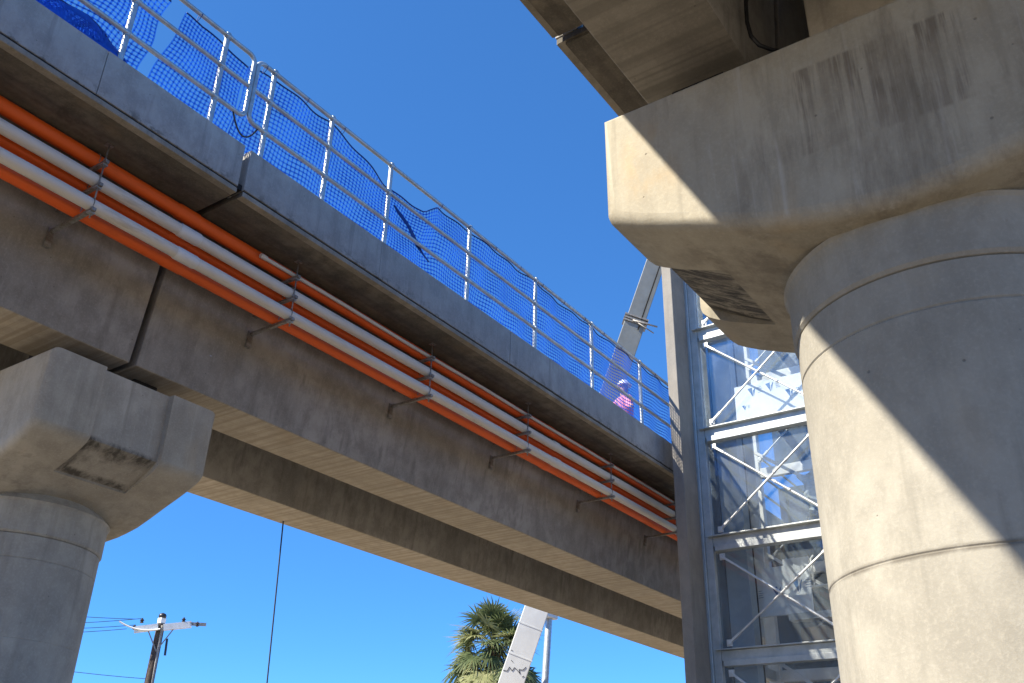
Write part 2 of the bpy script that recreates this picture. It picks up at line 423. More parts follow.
# ties every pier detail to the column axis
LP = pier(3.62, 5.36, 7.35+1.437, 1.335, (M['crosshead_l'], M['column_l']), 'grey concrete hammerhead pier in the shade under the piped viaduct', -1)
RP = pier(3.672, 5.41, 2.03-1.437, .98, (M['crosshead_r'], M['column_r']), 'big concrete hammerhead pier half in sun, in front of the lift tower', 1)
e = at(806, 20, 0, 4.05)
MB().box((4.05, -.45, TOP-.004), (4.62, e.y, 4.75)).build('shear_block', M['crosshead_l'], RP, bevel=.015)

# ------------------------------------------------------------------ viaduct decks
def trap(y0t, y0b, y1b, y1t, zt, zb): return [(y0t, zt), (y0b, zb), (y1b, zb), (y1t, zt)]
SZ = 5.40                                              # deck soffit
def span(xa, xb, y_edge, y_far, girders, panels, label, inner, step=0., cham=.012):
    """one simply supported span; y_edge is the face towards the other viaduct (inner=+1 when that is the -y side)"""
    t = thing('viaduct_span', ((xa+xb)/2, (y_edge+y_far)/2, SZ), label, 'viaduct', 'spans of the two concrete viaducts')
    s = 1 if y_far > y_edge else -1
    ye = y_edge
    prof = [(ye+s*.006, 5.449), (ye+s*.006, SZ+cham), (ye+s*(.006+cham), SZ), (y_far-s*.05, SZ), (y_far, SZ+.05), (y_far, 5.56), (ye+s*.24, 5.56), (ye+s*.24, 5.452)]
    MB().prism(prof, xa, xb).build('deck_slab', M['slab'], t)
    for g in girders:
        z0 = g.get('z', 3.87)
        w = MB(); p = trap(g['yt'][0], g['yb'][0], g['yb'][1], g['yt'][1], SZ+.001, z0)
        x0, x1 = xa+.002, xb-.002
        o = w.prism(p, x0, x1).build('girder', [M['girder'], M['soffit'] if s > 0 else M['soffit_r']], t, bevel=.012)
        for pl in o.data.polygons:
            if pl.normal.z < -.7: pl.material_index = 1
    for i in range(len(panels)-1):
        a, b = panels[i]+.002, panels[i+1]-.002
        dy = s*(.004*math.sin(i*2.3)) - s*step; dz = .006*math.sin(i*1.7)
        MB().box((a, ye+dy, 5.470), (b, ye+dy+s*.20, 5.955+dz)).build('parapet_panel', M['parapet'], t, bevel=.005)
    MB().box((xa+.001, ye+s*.001, SZ-.004), (xb-.001, ye+s*.085, 5.4505)).build('edge_beam', M['edge'], t, bevel=.006)
    MB().box((xa+.01, ye+s*.010, 5.4535), (xb-.01, ye+s*.06, 5.4685)).build('gap_shade_strip', M['joint'], t)  # black strip added to paint the shade in the gap under the panels
    MB().box((xa, y_far-s*.2, 5.562), (xb, y_far, 5.955)).build('parapet_panel', M['parapet'], t, bevel=.01)
    return t
XJ = 4.545
lg = [dict(yt=(7.44, 8.50), yb=(7.66, 8.34)), dict(yt=(9.50, 10.65), yb=(9.72, 10.42))]
rg = [dict(yt=(2.00, 1.15), yb=(1.90, 1.27), z=3.90), dict(yt=(.05, -.85), yb=(-.05, -.72), z=3.90)]
SL1 = span(-16, XJ-.035, 6.5, 11.4, lg, [-16, -12, -8, -4, -.5, at(103, 72, 1, 6.5).x, XJ-.035], 'shaded viaduct span with orange and white pipes, on the near side of the joint', 1)
SL2 = span(XJ+.035, 34, 6.5, 11.4, lg, [XJ+.035, at(380, 262, 1, 6.5).x, at(510, 345, 1, 6.5).x, at(626, 422, 1, 6.5).x, 17.2, 21.4, 25.6, 29.8, 34], 'long viaduct span with pipes and blue netting running to the lift tower', 1, step=.006)
SR1 = span(-16, XJ-.035, 2.895, -2.4, rg, [-16, -12, -8, -4, 0, XJ-.035], 'viaduct span overhead in the top right corner, camera side of its joint', -1, cham=.006)
SR2 = span(XJ+.035, 34, 2.905, -2.4, rg, [XJ+.035, 8.7, 13, 17.2, 21.4, 25.6, 29.8, 34], 'viaduct span resting on the sunlit crosshead, behind the overhead joint', -1, step=.012, cham=.006)
# dark drip strip under the right-hand parapet units
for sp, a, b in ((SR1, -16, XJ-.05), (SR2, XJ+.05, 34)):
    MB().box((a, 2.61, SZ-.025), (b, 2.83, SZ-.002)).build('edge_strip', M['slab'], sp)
# joint seals
for sp, y0, y1 in ((SL2, 6.53, 7.4), (SR2, 2.58, 1.9)):
    MB().box((XJ-.03, y0, 5.47), (XJ+.033, y1, 5.53)).build('joint_seal', M['joint'], sp)
# cast-in ferrule on the girder face
q = at(209, 356, 1, 7.63)
MB().tube([(q.x, 7.60, q.z), (q.x, 7.68, q.z)], .014, 12).build('lifting_ferrule', M['galv'], SL2)

# ------------------------------------------------------------------ pipes and brackets
def pipe(name, y, z, r, mat, label, xa=-9., xb=19.5, coup=(4.29, 4.53), cmat=None, bell=True, cap=False):
    t = thing(name, ((xa+xb)/2, y, z), label, 'pipe', None)
    n = 60
    path = [(xa+(xb-xa)*i/n, y + .0025*math.sin(i*.45+z*9), z + .003*math.sin(i*.6+y*7)) for i in range(n+1)]
    MB().tube(path, r, 20).build('pipe_wall', mat, t, auto=60)
    if bell:
        a, b = coup
        MB().tube([(a, y, z), (a+.012, y, z), (b-.012, y, z), (b, y, z)], [r+.002, r+.007, r+.007, r+.002], 20).build('expansion_sleeve', cmat or mat, t, auto=60)
        for cx in (-1.4, 10.9, 16.8):
            MB().tube([(cx, y, z), (cx+.01, y, z), (cx+.15, y, z), (cx+.16, y, z)], [r+.002, r+.006, r+.006, r+.002], 20).build('pipe_collar', mat, t, auto=60)
    if cap:
        MB().tube([(xa-.03, y, z), (xa-.028, y, z), (xa+.05, y, z)], [r+.004, r+.006, r+.006], 16).build('end_cap', mat, t, auto=60)
    return t
ZA = (4.70, 4.965, 5.215)                               # tops of the three bracket arms
pipe('conduit_pipe', 7.165, ZA[0]+.066, .063, M['orange'], 'orange pipe lowest of the bundle, nearest the girder face')
pipe('conduit_pipe', 6.965, ZA[0]+.062, .059, M['white_pipe'], 'lower white pipe, beside the lowest orange pipe', cmat=M['white_new'])
pipe('conduit_pipe', 7.160, ZA[1]+.066, .062, M['orange'], 'middle orange pipe, mostly hidden between the two white pipes')
pipe('conduit_pipe', 6.985, ZA[1]+.062, .059, M['white_pipe'], 'upper white pipe, just below the top orange pipe', cmat=M['white_new'])
pipe('conduit_pipe', 7.085, ZA[2]+.071, .070, M['orange'], 'top orange pipe, highest thick pipe of the bundle')
pipe('thin_pipe', 6.965, ZA[2]+.030, .021, M['white_pipe'], 'thin cream pipe starting with a capped end above the top orange pipe', xa=5.29, bell=False, cap=True)
def bracket(x):
    t = thing('pipe_bracket', (x, 7.5, ZA[0]), 'steel pipe bracket', 'pipe bracket', 'steel brackets holding the pipe bundle')
    fy = lambda z: 7.44 + (SZ-z)*.1438
    for i, z in enumerate(ZA):
        y1 = fy(z-.03)
        a = MB().box((x-.018, 6.87, z-.032), (x+.018, y1-.012, z-.001)).build('arm', M['galv_dull'], t)
        MB().box((x-.03, fy(z-.03)-.022, z-.17 if i == 0 else z-.08), (x+.03, fy(z-.17)-.002, z+.02)).build('foot_plate', M['galv_dull'], t)
        MB().box((x-.026, 6.895, z-.046), (x+.026, 6.945, z-.034)).build('washer_plate', M['galv'], t)
        MB().tube([(x+.002, 6.92, z+.001), (x+.002, 6.92, z+.022)], .018, 6).build('nut', M['galv'], t)
        # saddle strap over each pipe
        for yy, rr in (((7.165, .067), (6.965, .063)) if i == 0 else ((7.16, .066), (6.985, .063)) if i == 1 else ((7.085, .074),)):
            zc = z + .005 + rr
            MB().tube([(x, yy + rr*math.cos(a_), zc + rr*math.sin(a_)) for a_ in [math.radians(q) for q in range(-30, 211, 24)]], .0045, 6).build('pipe_strap', M['galv_dull'], t)
    MB().tube([(x+.002, 6.92, ZA[0]-.09), (x+.002, 6.92, SZ+.002)], .0075, 8).build('hanger_rod', M['galv_dull'], t)
    MB().box((x-.035, 6.885, SZ-.008), (x+.037, 6.955, SZ-.001)).build('soffit_plate', M['galv_dull'], t)
    return t
BX = [3.40, 5.73, 8.02, 10.18, 12.55, 14.85]
b0 = bracket(BX[0])
blab = ['steel pipe bracket left of the girder joint, nearest the left edge', 'steel pipe bracket beside the capped end of the thin cream pipe',
        'third steel pipe bracket from the left, on the mid span', 'fourth steel pipe bracket from the left, under a long run of pipes',
        'fifth steel pipe bracket from the left, two before the lift tower', 'last steel pipe bracket, right against the lift tower']
b0['label'] = blab[0]
for x, l in zip(BX[1:], blab[1:]):
    c = copy_tree(b0, (x-BX[0], 0, 0)); c['label'] = l

# ------------------------------------------------------------------ guard rails
RK = 6.57/6.5
RZ = (7.06*RK, 6.665*RK, 6.265*RK); RY = 6.57
def rail_loop(x_end, x_far, sg):
    """top rail bent round the end of the run into the bottom rail"""
    r = .085; pts = [(x_far, RY, RZ[0])]
    for a in range(0, 91, 15):
        pts.append((x_end - sg*r + sg*r*math.sin(math.radians(a)), RY, RZ[0]-r + r*math.cos(math.radians(a))))
    for a in range(0, 91, 15):
        pts.append((x_end - sg*r + sg*r*math.cos(math.radians(a)), RY, RZ[2]+r - r*math.sin(math.radians(a))))
    pts.append((x_far, RY, RZ[2]))
    return pts
def guard_rail(x_end, x_far, posts, sg, label):
    t = thing('guard_rail', ((x_end+x_far)/2, RY, 5.95), label, 'guard rail', 'galvanised tube guard rails on the parapet')
    MB().tube(rail_loop(x_end, x_far, sg), .0255, 12).build('looped_rail', M['galv'], t, auto=60)
    MB().tube([(x_end - sg*.0, RY, RZ[1]), (x_far, RY, RZ[1])], .0245, 12).build('mid_rail', M['galv'], t, auto=60)
    for x in posts:
        x *= RK
        p = MB().tube([(x, RY+.012, 5.80), (x, RY+.012, RZ[0]+.04), (x, RY+.012, RZ[0]+.045)], [.029, .029, .02], 12).build('post', M['galv'], t, auto=60)
        for z in RZ:
            MB().tube([(x, RY+.01, z-.036), (x, RY+.01, z+.036)], .0335, 12).tube([(x-.036, RY, z), (x+.036, RY, z)], .030, 12).build('clamp', M['galv'], p, auto=60)
    return t
guard_rail(4.475, -6, [4.07, 3.085, 2.0, .6, -1, -2.6], 1, 'guard rail run on the left with torn netting, ending in a rounded loop')
guard_rail(4.525, 21, [4.705, 5.57, 6.57, 8.14, 9.71, 11.29, 12.89, 14.5, 16.1, 17.7], -1, 'long guard rail run from the rounded gap to the lift tower')
q0, q1 = at(235, 118, 1, RY-.03), at(255, 130, 1, RY-.03)
def sag(a, b, d, n=12):
    a, b = V(a), V(b); return [a.lerp(b, i/n) - V((0, 0, d*4*(i/n)*(1-i/n))) for i in range(n+1)]
q0.z = q1.z = RZ[2] - .02; q0.y = q1.y = RY; q0.x, q1.x = 4.34, 4.66
tag(MB().tube(sag(q0, q1, .20), .009, 8).build('cable_loop', M['black'], origin=q0), 'short black cable loop hanging between the two rounded rail ends', 'cable')

# ------------------------------------------------------------------ netting
def interp(tab, x):
    if x <= tab[0][0]: return tab[0][1]
    for (a, p), (b, q) in zip(tab, tab[1:]):
        if x <= b: return p + (q-p)*(x-a)/(b-a)
    return tab[-1][1]
def netting(xl, xr, top, label, cell=.05, w=.0185, seed=0, slack=1., bot=5.93):
    """xl/xr: (x at the bottom, x at the top) of the two side edges; every cord of the net is a thin ribbon"""
    rnd = random.Random(seed); ph = [rnd.uniform(0, 6) for _ in range(6)]
    L = max(xr) - min(xl); nx = int(L/cell); nz = 21
    t = thing('debris_net', ((xl[0]+xr[0])/2, RY+.05, bot), label, 'netting', 'blue debris nets tied to the guard rails')
    def P(i, j):
        s, v = i/nx, j/nz
        x = (xl[0]*(1-v)+xl[1]*v)*(1-s) + (xr[0]*(1-v)+xr[1]*v)*s
        zt = interp(top, x)*RK; z = bot + (zt-bot)*v
        y = RY + .045 + slack*(.013*math.sin(x*5.1+ph[0]+v*3) + .015*math.sin(x*11+ph[1]-v*5) + .01*math.sin(v*9+ph[2]+x*2))
        z += .005*math.sin(x*7.7+ph[3]+v*4)*slack; x += .012*math.sin(v*8+ph[4]+x*3)*slack
        return V((x, y, z))
    G = [[P(i, j) for j in range(nz+1)] for i in range(nx+1)]
    mb = MB()
    def ribbon(a, b, up):
        h = up*(w/2); n = len(mb.v); mb.v += [a-h, b-h, b+h, a+h]; mb.f.append([n, n+1, n+2, n+3]); mb.sm.append(False)
    X_, Z_ = V((1,0,0)), V((0,0,1))
    for i in range(nx+1):
        for j in range(nz+1):
            if i < nx: ribbon(G[i][j], G[i+1][j], Z_)
            if j < nz: ribbon(G[i][j], G[i][j+1], X_)
    mb.build('net_mesh', M['net'], t, merge=False)
    for i in range(3, nx, 12):
        q = G[i][nz]; zt = min(RZ, key=lambda r_: abs(r_-q.z))
        if abs(zt-q.z) < .1: MB().tube([(q.x+.01*math.sin(a_), RY+.008+.036*math.cos(a_), (zt+q.z)/2+(abs(zt-q.z)/2+.030)*math.sin(a_)) for a_ in [j*.524 for j in range(13)]], .0035, 5).build('tie', M['net_thick'], t, auto=80)
    MB().tube([G[i][nz] for i in range(nx+1)], .009, 6).build('edge_cord', M['net_thick'], t, auto=60)
    return t
netting((4.36, 4.47), (14.7, 14.7), [(4.4, 6.96), (4.78, 7.03), (5.3, 7.02), (5.63, 7.04), (6.15, 6.90), (6.6, 6.76), (6.68, 6.77), (7.32, 6.80), (7.58, 7.03), (8.2, 7.045), (9, 7.035), (9.8, 7.045), (10.5, 7.035), (11.3, 7.045), (12.1, 7.03), (12.9, 7.045), (14.6, 7.04)], 'long blue debris net behind the guard rail, sagging in one bay', seed=3)
netting((3.40, 3.66), (4.34, 4.42), [(3.4, 7.02), (3.7, 7.02), (3.85, 6.98), (4.1, 6.99), (4.42, 6.9)], 'short blue net sheet just left of the rounded rail end', seed=5, slack=.8)
netting((.9, .9), (3.30, 3.46), [(.9, 7.0), (3.4, 7.0)], 'blue net sheet with torn edge at the top left corner', seed=8, slack=1.3, bot=6.0)
# surplus net gathered along the parapet
nb = netting((1.2, 1.2), (3.28, 3.12), [(1.2, 6.21), (2.2, 6.18), (2.6, 6.14), (2.95, 6.16), (3.3, 6.02)], 'dark blue gathered length of net lying along the parapet top at upper left', cell=.03, w=.021, seed=21, slack=1.6, bot=5.96)
nb.children[0].data.materials[0] = M['net_thick']
nb.location.y += .0
a, b = at(395, 205, 1, RY+.02), at(428, 262, 1, RY+.02)
mb = MB(); pts_ = []; nst = 14
for i in range(nst+1):
    f_ = i/nst; c_ = a.lerp(b, f_) + V((.012*math.sin(f_*7), .012*math.sin(f_*9+1), 0)); w_ = .018 + .034*math.sin(math.pi*min(1, f_*1.15))**.7*(.8+.3*math.sin(f_*11))
    pts_ += [c_ - V((w_, 0, w_*.35)), c_ + V((w_, .006, w_*.35))]
o_ = mb.poly(pts_, [(2*i, 2*i+1, 2*i+3, 2*i+2) for i in range(nst)]).build('net_strap', M['net_thick'], origin=a, auto=80)
sm_ = o_.modifiers.new('thick', 'SOLIDIFY'); sm_.thickness = .008
tag(o_, 'dark diagonal strap of doubled net in the sagging bay', 'strap')

# ------------------------------------------------------------------ worker on the deck
def person():
    fx, fy, fz = 14.25, 7.52, 5.561
    t = thing('person', (fx, fy, fz), 'worker in white hard hat and pink shirt bending behind the net', 'person')
    def skin(name, verts, edges, radii, mat, root=0):
        me = bpy.data.meshes.new(name); me.from_pydata([tuple(V(v)-V((fx, fy, fz))) for v in verts], edges, [])
        o = bpy.data.objects.new(name, me); COL.objects.link(o); o.parent = t
        sk = o.modifiers.new('skin', 'SKIN'); sk.use_smooth_shade = True
        for i, r in enumerate(radii): me.skin_vertices[0].data[i].radius = (r, r) if not isinstance(r, tuple) else r
        me.skin_vertices[0].data[root].use_root = True
        ss = o.modifiers.new('sub', 'SUBSURF'); ss.levels = 2; ss.render_levels = 2
        me.materials.append(mat); return o
    pel = (14.26, 7.52, 6.46); che = (14.06, 7.47, 6.92); nk = (14.03, 7.44, 7.08); hd = (14.04, 7.42, 7.24)
    shl, shr = (13.98, 7.30, 7.00), (14.08, 7.63, 7.00)
    ell, elr = (13.80, 7.22, 6.78), (13.86, 7.62, 6.74); hal, har = (13.62, 7.05, 6.66), (13.66, 7.4, 6.60)
    vs = [pel, ((14.18), 7.5, 6.68), che, nk, hd, shl, ell, hal, shr, elr, har, (14.28, 7.42, 6.40), (14.24, 7.42, 6.02), (14.30, 7.42, 5.62), (14.28, 7.62, 6.40), (14.30, 7.63, 6.02), (14.38, 7.63, 5.62), (14.0, 7.41, 7.33)]
    es = [(0,1),(1,2),(2,3),(3,4),(2,5),(5,6),(6,7),(2,8),(8,9),(9,10),(0,11),(11,12),(12,13),(0,14),(14,15),(15,16),(4,17)]
    rs = [.15,.14,.16,.06,.095,.075,.05,.036,.075,.05,.036,.095,.07,.05,.095,.07,.05,.07]
    skin('body', vs, es, rs, M['skin'])
    skin('shirt', [vs[0], vs[1], che, shl, ell, (13.66, 7.09, 6.68), shr, elr, (13.71, 7.44, 6.63), (14.04, 7.45, 7.03)], [(0,1),(1,2),(2,3),(3,4),(4,5),(2,6),(6,7),(7,8),(2,9)], [.165,.16,.18,.092,.068,.054,.092,.068,.054,.085], M['pink'])
    skin('trousers', [(14.25, 7.52, 6.5), vs[11], vs[12], vs[13], vs[14], vs[15], vs[16]], [(0,1),(1,2),(2,3),(0,4),(4,5),(5,6)], [.165,.115,.09,.07,.115,.09,.07], M['navy'])
    hat = MB().blob((14.035, 7.42, 7.30), (.128, .112, .115), 20, 8, .0, 1.)
    hat.tube([(14.035, 7.42, 7.297), (14.035, 7.42, 7.309)], [.142, .136], 24)
    hat.build('hard_hat', M['hat'], t)
    for x, y in ((14.27, 7.42), (14.35, 7.63)):
        MB().blob((x, y, 5.56), (.14, .055, .09), 14, 6, 0, 1).build('boot', M['boot'], t)
person()

# ------------------------------------------------------------------ lift tower
TX = 14.0
T = thing('lift_tower', (15, 5, GZ), 'glazed steel lift tower with a concrete edge column between the viaducts', 'lift tower')
MB().box((13.42, 6.075, GZ), (13.95, 6.255, 11.0)).build('concrete_column', M['tower_col'], T, bevel=.012)
MB().box((13.955, 6.035, GZ), (14.10, 6.16, 11.0)).build('corner_post', M['steel_blue'], T, bevel=.01)
MB().box((14.0, 5.91, GZ), (14.10, 6.033, 11.0)).build('corner_post', M['steel_grey'], T, bevel=.006)
MB().box((13.97, 3.70, GZ), (14.10, 3.86, 11.0)).build('corner_post', M['steel_grey'], T, bevel=.01)
BXB = 16.3
MB().box((BXB, 5.85, GZ), (BXB+.15, 6.05, 11.0)).build('corner_post', M['white_paint'], T, bevel=.01)
MB().box((BXB, 3.70, GZ), (BXB+.15, 3.9, 11.0)).build('corner_post', M['white_paint'], T, bevel=.01)
ZB = [(-.75), .62, 2.42, 4.17, 6.02, 7.92, 9.8]
for z in ZB:
    b = MB().box((13.93, 3.862, z+.075), (14.12, 5.98, z+.095)).box((14.01, 3.862, z-.072), (14.06, 5.905, z+.073)).box((13.95, 3.862, z-.16), (14.12, 5.86, z-.074))
    b.build('beam', M['steel_grey'], T, bevel=.004)
    MB().box((BXB+.02, 3.902, z-.09), (BXB+.13, 5.848, z+.09)).build('beam', M['white_paint'], T, bevel=.004)
for yy in (3.78, 5.97):
    for z in ZB: MB().box((14.12, yy-.05, z-.08), (BXB-.002, yy+.05, z+.08)).build('side_beam', M['steel_grey'], T)
def rod(p, q, r=.018, big=False):
    p, q = V(p), V(q); d = (q-p).normalized()
    o = MB().tube([p+d*.16, q-d*.16], r, 8).build('tie_rod', M['rod'], T, auto=60)
    for a, s in ((p, 1), (q, -1)):
        MB().obox(a+d*s*.02, a+d*s*.22, .036, .05, V((1,0,0))).tube([a+V((-.03,0,0)), a+V((.04,0,0))], .035, 12).build('clevis', M['rod'], o, bevel=.004)
        MB().box(a+V((-.012,-.045,-.05)), a+V((.012,.04,.05))).build('gusset_plate', M['rod'], o)
    mpt = p.lerp(q, .62)
    MB().obox(mpt-d*.13+V((0,0,0)), mpt+d*.13, .012, .05, V((1,0,0))).tube([mpt-d*.16, mpt-d*.11], .024, 8).tube([mpt+d*.11, mpt+d*.16], .024, 8).build('turnbuckle', M['rod'], o)
for z0, z1 in zip(ZB, ZB[1:]):
    rod((13.985, 5.76, z1-.26), (13.985, 4.0, z0+.19)); rod((13.955, 5.74, z0+.17), (13.955, 4.0, z1-.28))
    # heavier flat braces further in
    MB().obox((15.6, 5.98, z1+.38), (15.6, 3.95, z0+.72), .05, .085, V((1,0,0))).build('rear_brace', M['white_paint'], T)
    rod((BXB-.14, 5.76, z0+.2), (BXB-.14, 4.0, z1-.22), .016)
    # glazing of the far and side walls, and the near glazing inside the rods
    MB().box((BXB+.16, 3.72, z0+.1), (BXB+.172, 6.0, z1-.1)).build('glass_pane', M['glass'], T)
    MB().box((14.125, 6.02, z0+.1), (BXB, 6.032, z1-.1)).build('glass_pane', M['glass'], T)
    MB().box((14.075, 3.87, z0+.097), (14.087, 5.905, z1-.162)).build('glass_pane', M['glass'], T)
# inner lift guide columns and dark shaft lining
yy = lambda px, X: at(px, 480, 0, X).y
MB().box((14.45, yy(707, 14.45), GZ), (14.50, yy(718, 14.45), 11)).build('guide_slot', M['dark_wall'], T)
MB().box((14.46, yy(740, 14.46), GZ), (14.72, yy(718.5, 14.46), 11)).build('guide_column', M['steel_blue2'], T, bevel=.01)
MB().box((14.80, yy(746, 14.8), GZ), (14.84, yy(738, 14.8), 11)).build('guide_rail', M['joint'], T)
MB().box((15.1, yy(756, 15.1), 3.2), (15.14, yy(745, 15.1), 11)).build('guide_column', M['white_paint'], T, bevel=.004)
for i, (z0, z1) in enumerate(zip(ZB, ZB[1:])):
    a = (z0+.1, z1-.1)
    if i in (0, 1, 2): MB().box((BXB+.2, 3.75, a[0]), (BXB+.24, 5.97, a[0]+1.6)).build('shaft_panel', M['dark_wall'], T)
    if i in (3, 4): MB().box((BXB+.2, 4.0, a[0]), (BXB+.24, 5.6, a[1]-.2)).build('shaft_panel', M['shaft_blue'], T)
    if i == 5: MB().box((BXB+.2, 4.6, a[0]), (BXB+.24, 5.7, a[1]-.9)).build('shaft_panel', M['shaft_blue'], T)
for zz, xx in ((6.05, 14.3), (3.02, 14.86)):
    MB().box((xx, 3.87, zz), (xx+.22, 5.4 if xx < 14.5 else 5.1, zz+.1)).build('ledge_beam', M['steel_grey'], T)
for k in range(4):
    MB().tube([(15.3, 5.1-.32*k, 3.62), (15.3, 5.1-.32*k, 4.05), (15.3, 5.05-.32*k, 4.1)], .02, 8).build('baluster', M['white_paint'], T, auto=60)
MB().tube([(15.3, 5.4, 3.60), (15.3, 3.9, 3.60)], .022, 8).build('inner_rail', M['white_paint'], T, auto=60)
# insulation boards stored inside the shaft
def ins_board(p, w, h, lean, label, marks):
    t = thing('insulation_board', p, label, 'insulation board', 'white printed boards stored inside the lift tower')
    x, y, z = p
    d = V((lean, 0, 1)).normalized()
    def B(u, v, o=0.): return V((x, y, z)) + V((0, -u, 0)) + d*v + V((-o, 0, o*lean))
    n0 = [B(0, 0), B(w, 0), B(w, h), B(0, h)]
    MB().poly(n0+[q+V((.05, 0, 0)) for q in n0], [(0,1,2,3),(7,6,5,4),(0,4,5,1),(1,5,6,2),(2,6,7,3),(3,7,4,0)]).build('board_sheet', M['board'], t)
    mk = MB()
    for u, v, s in marks:
        mk.poly([B(u-.07*s, v+.09*s, .003), B(u+.02*s, v+.10*s, .003), B(u+.03*s, v-.10*s, .003)], [(0,1,2)])
        mk.poly([B(u+.04*s, v+.03*s, .003), B(u+.09*s, v+.11*s, .003), B(u+.045*s, v-.09*s, .003)], [(0,1,2)])
        for q in range(4):
            mk.poly([B(u+.13*s, v+.08*s-.035*s*q, .003), B(u+(.20+.02*(q % 2))*s, v+.085*s-.035*s*q, .003), B(u+(.20+.02*(q % 2))*s, v+.077*s-.035*s*q, .003), B(u+.13*s, v+.072*s-.035*s*q, .003)], [(0,1,2,3)])
    mk.build('printed_mark', M['blue_mark'], t, merge=False)
    return t
pa, pt = at(737, 424, 0, 14.40), at(737, 387, 0, 14.42)
ins_board((14.40, pa.y, 6.155), 1.35, pt.z-6.155, .03, 'white insulation board with blue prints in the sunlit upper bay', [(.30, .62, .9), (.62, .64, .9), (.15, .36, .5), (.95, .45, .9)])
pb, pt = at(743, 630, 0, 14.95), at(748, 572, 0, 15.0)
hb = pt.z-3.125
ins_board((14.95, pb.y, 3.125), .44, hb-.05, .06, 'left white insulation board with blue prints in the shaded bay', [(.18, .34, 1.0)])
ins_board((14.925, pb.y-.40, 3.125), .40, hb+.02, .06, 'middle white insulation board with blue prints in the shaded bay', [(.22, .36, 1.0)])
ins_board((14.895, pb.y-.77, 3.125), .42, hb+.12, .06, 'right white insulation board beside the sunlit pier column', [(.2, .42, 1.1)])
MB_ = MB().box((14.9, 4.1, 2.53), (15.25, 4.95, 2.90))
tag(MB_.build('storage_box', M['brown_box'], origin=(15.05, 4.5, 2.53), bevel=.01), 'dark brown box under the boards in the shaded tower bay', 'box')
path = [(14.6, 5.25-.04*i, 4.33+.02*math.sin(i*1.3)) for i in range(34)]
tag(MB().tube(path, [.05+.014*math.sin(i*1.9) for i in range(34)], 10).build('wrapped_roll', M['canvas'], origin=path[0], auto=80), 'lumpy beige wrapped roll lying on the tower beam', 'roll')
sv = []; sf = []; nn = 14; rnd = random.Random(9)
for i in range(nn+1):
    for j in range(nn+1):
        sv.append((15.2+.09*math.sin(i*.9+j*.4)+.05*rnd.random(), 4.75-.75*i/nn-.06*math.sin(j*.8), 4.75+.75*j/nn*(1-.25*(i/nn-.5)**2)))
for i in range(nn):
    for j in range(nn): sf.append((i*(nn+1)+j, (i+1)*(nn+1)+j, (i+1)*(nn+1)+j+1, i*(nn+1)+j+1))
sh = MB().poly(sv, sf, True).build('plastic_sheet', M['sheet'], origin=sv[0], auto=180)
so = sh.modifiers.new('thick', 'SOLIDIFY'); so.thickness = .006
tag(sh, 'crumpled pale plastic sheet hanging behind the tie rods', 'plastic sheet')

# ------------------------------------------------------------------ cables
a = at(283, 524, 1, 10.3); b = at(267, 683, 1, 10.3); dd = (b-a)/(b.z-a.z)
tag(MB().tube([a+dd*.1, a, b, b+dd*(GZ-b.z)], .010, 8).build('hanging_rope', M['rope'], origin=a, auto=60), 'thin dark rope hanging down from the far girder edge', 'rope')
pts = [at(745, -30, 0, 3.9), at(746, 5, 0, 3.9), at(747, 22, 0, 3.9), at(751, 36, 0, 3.9), at(759, 45, 0, 3.92), at(772, 50, 0, 4.0), at(790, 52, 0, 4.1)]
tag(MB().tube(pts, .012, 8).build('hanging_cable', M['black'], origin=pts[0], auto=60), 'black cable drooping between girder and crosshead at top right', 'cable')

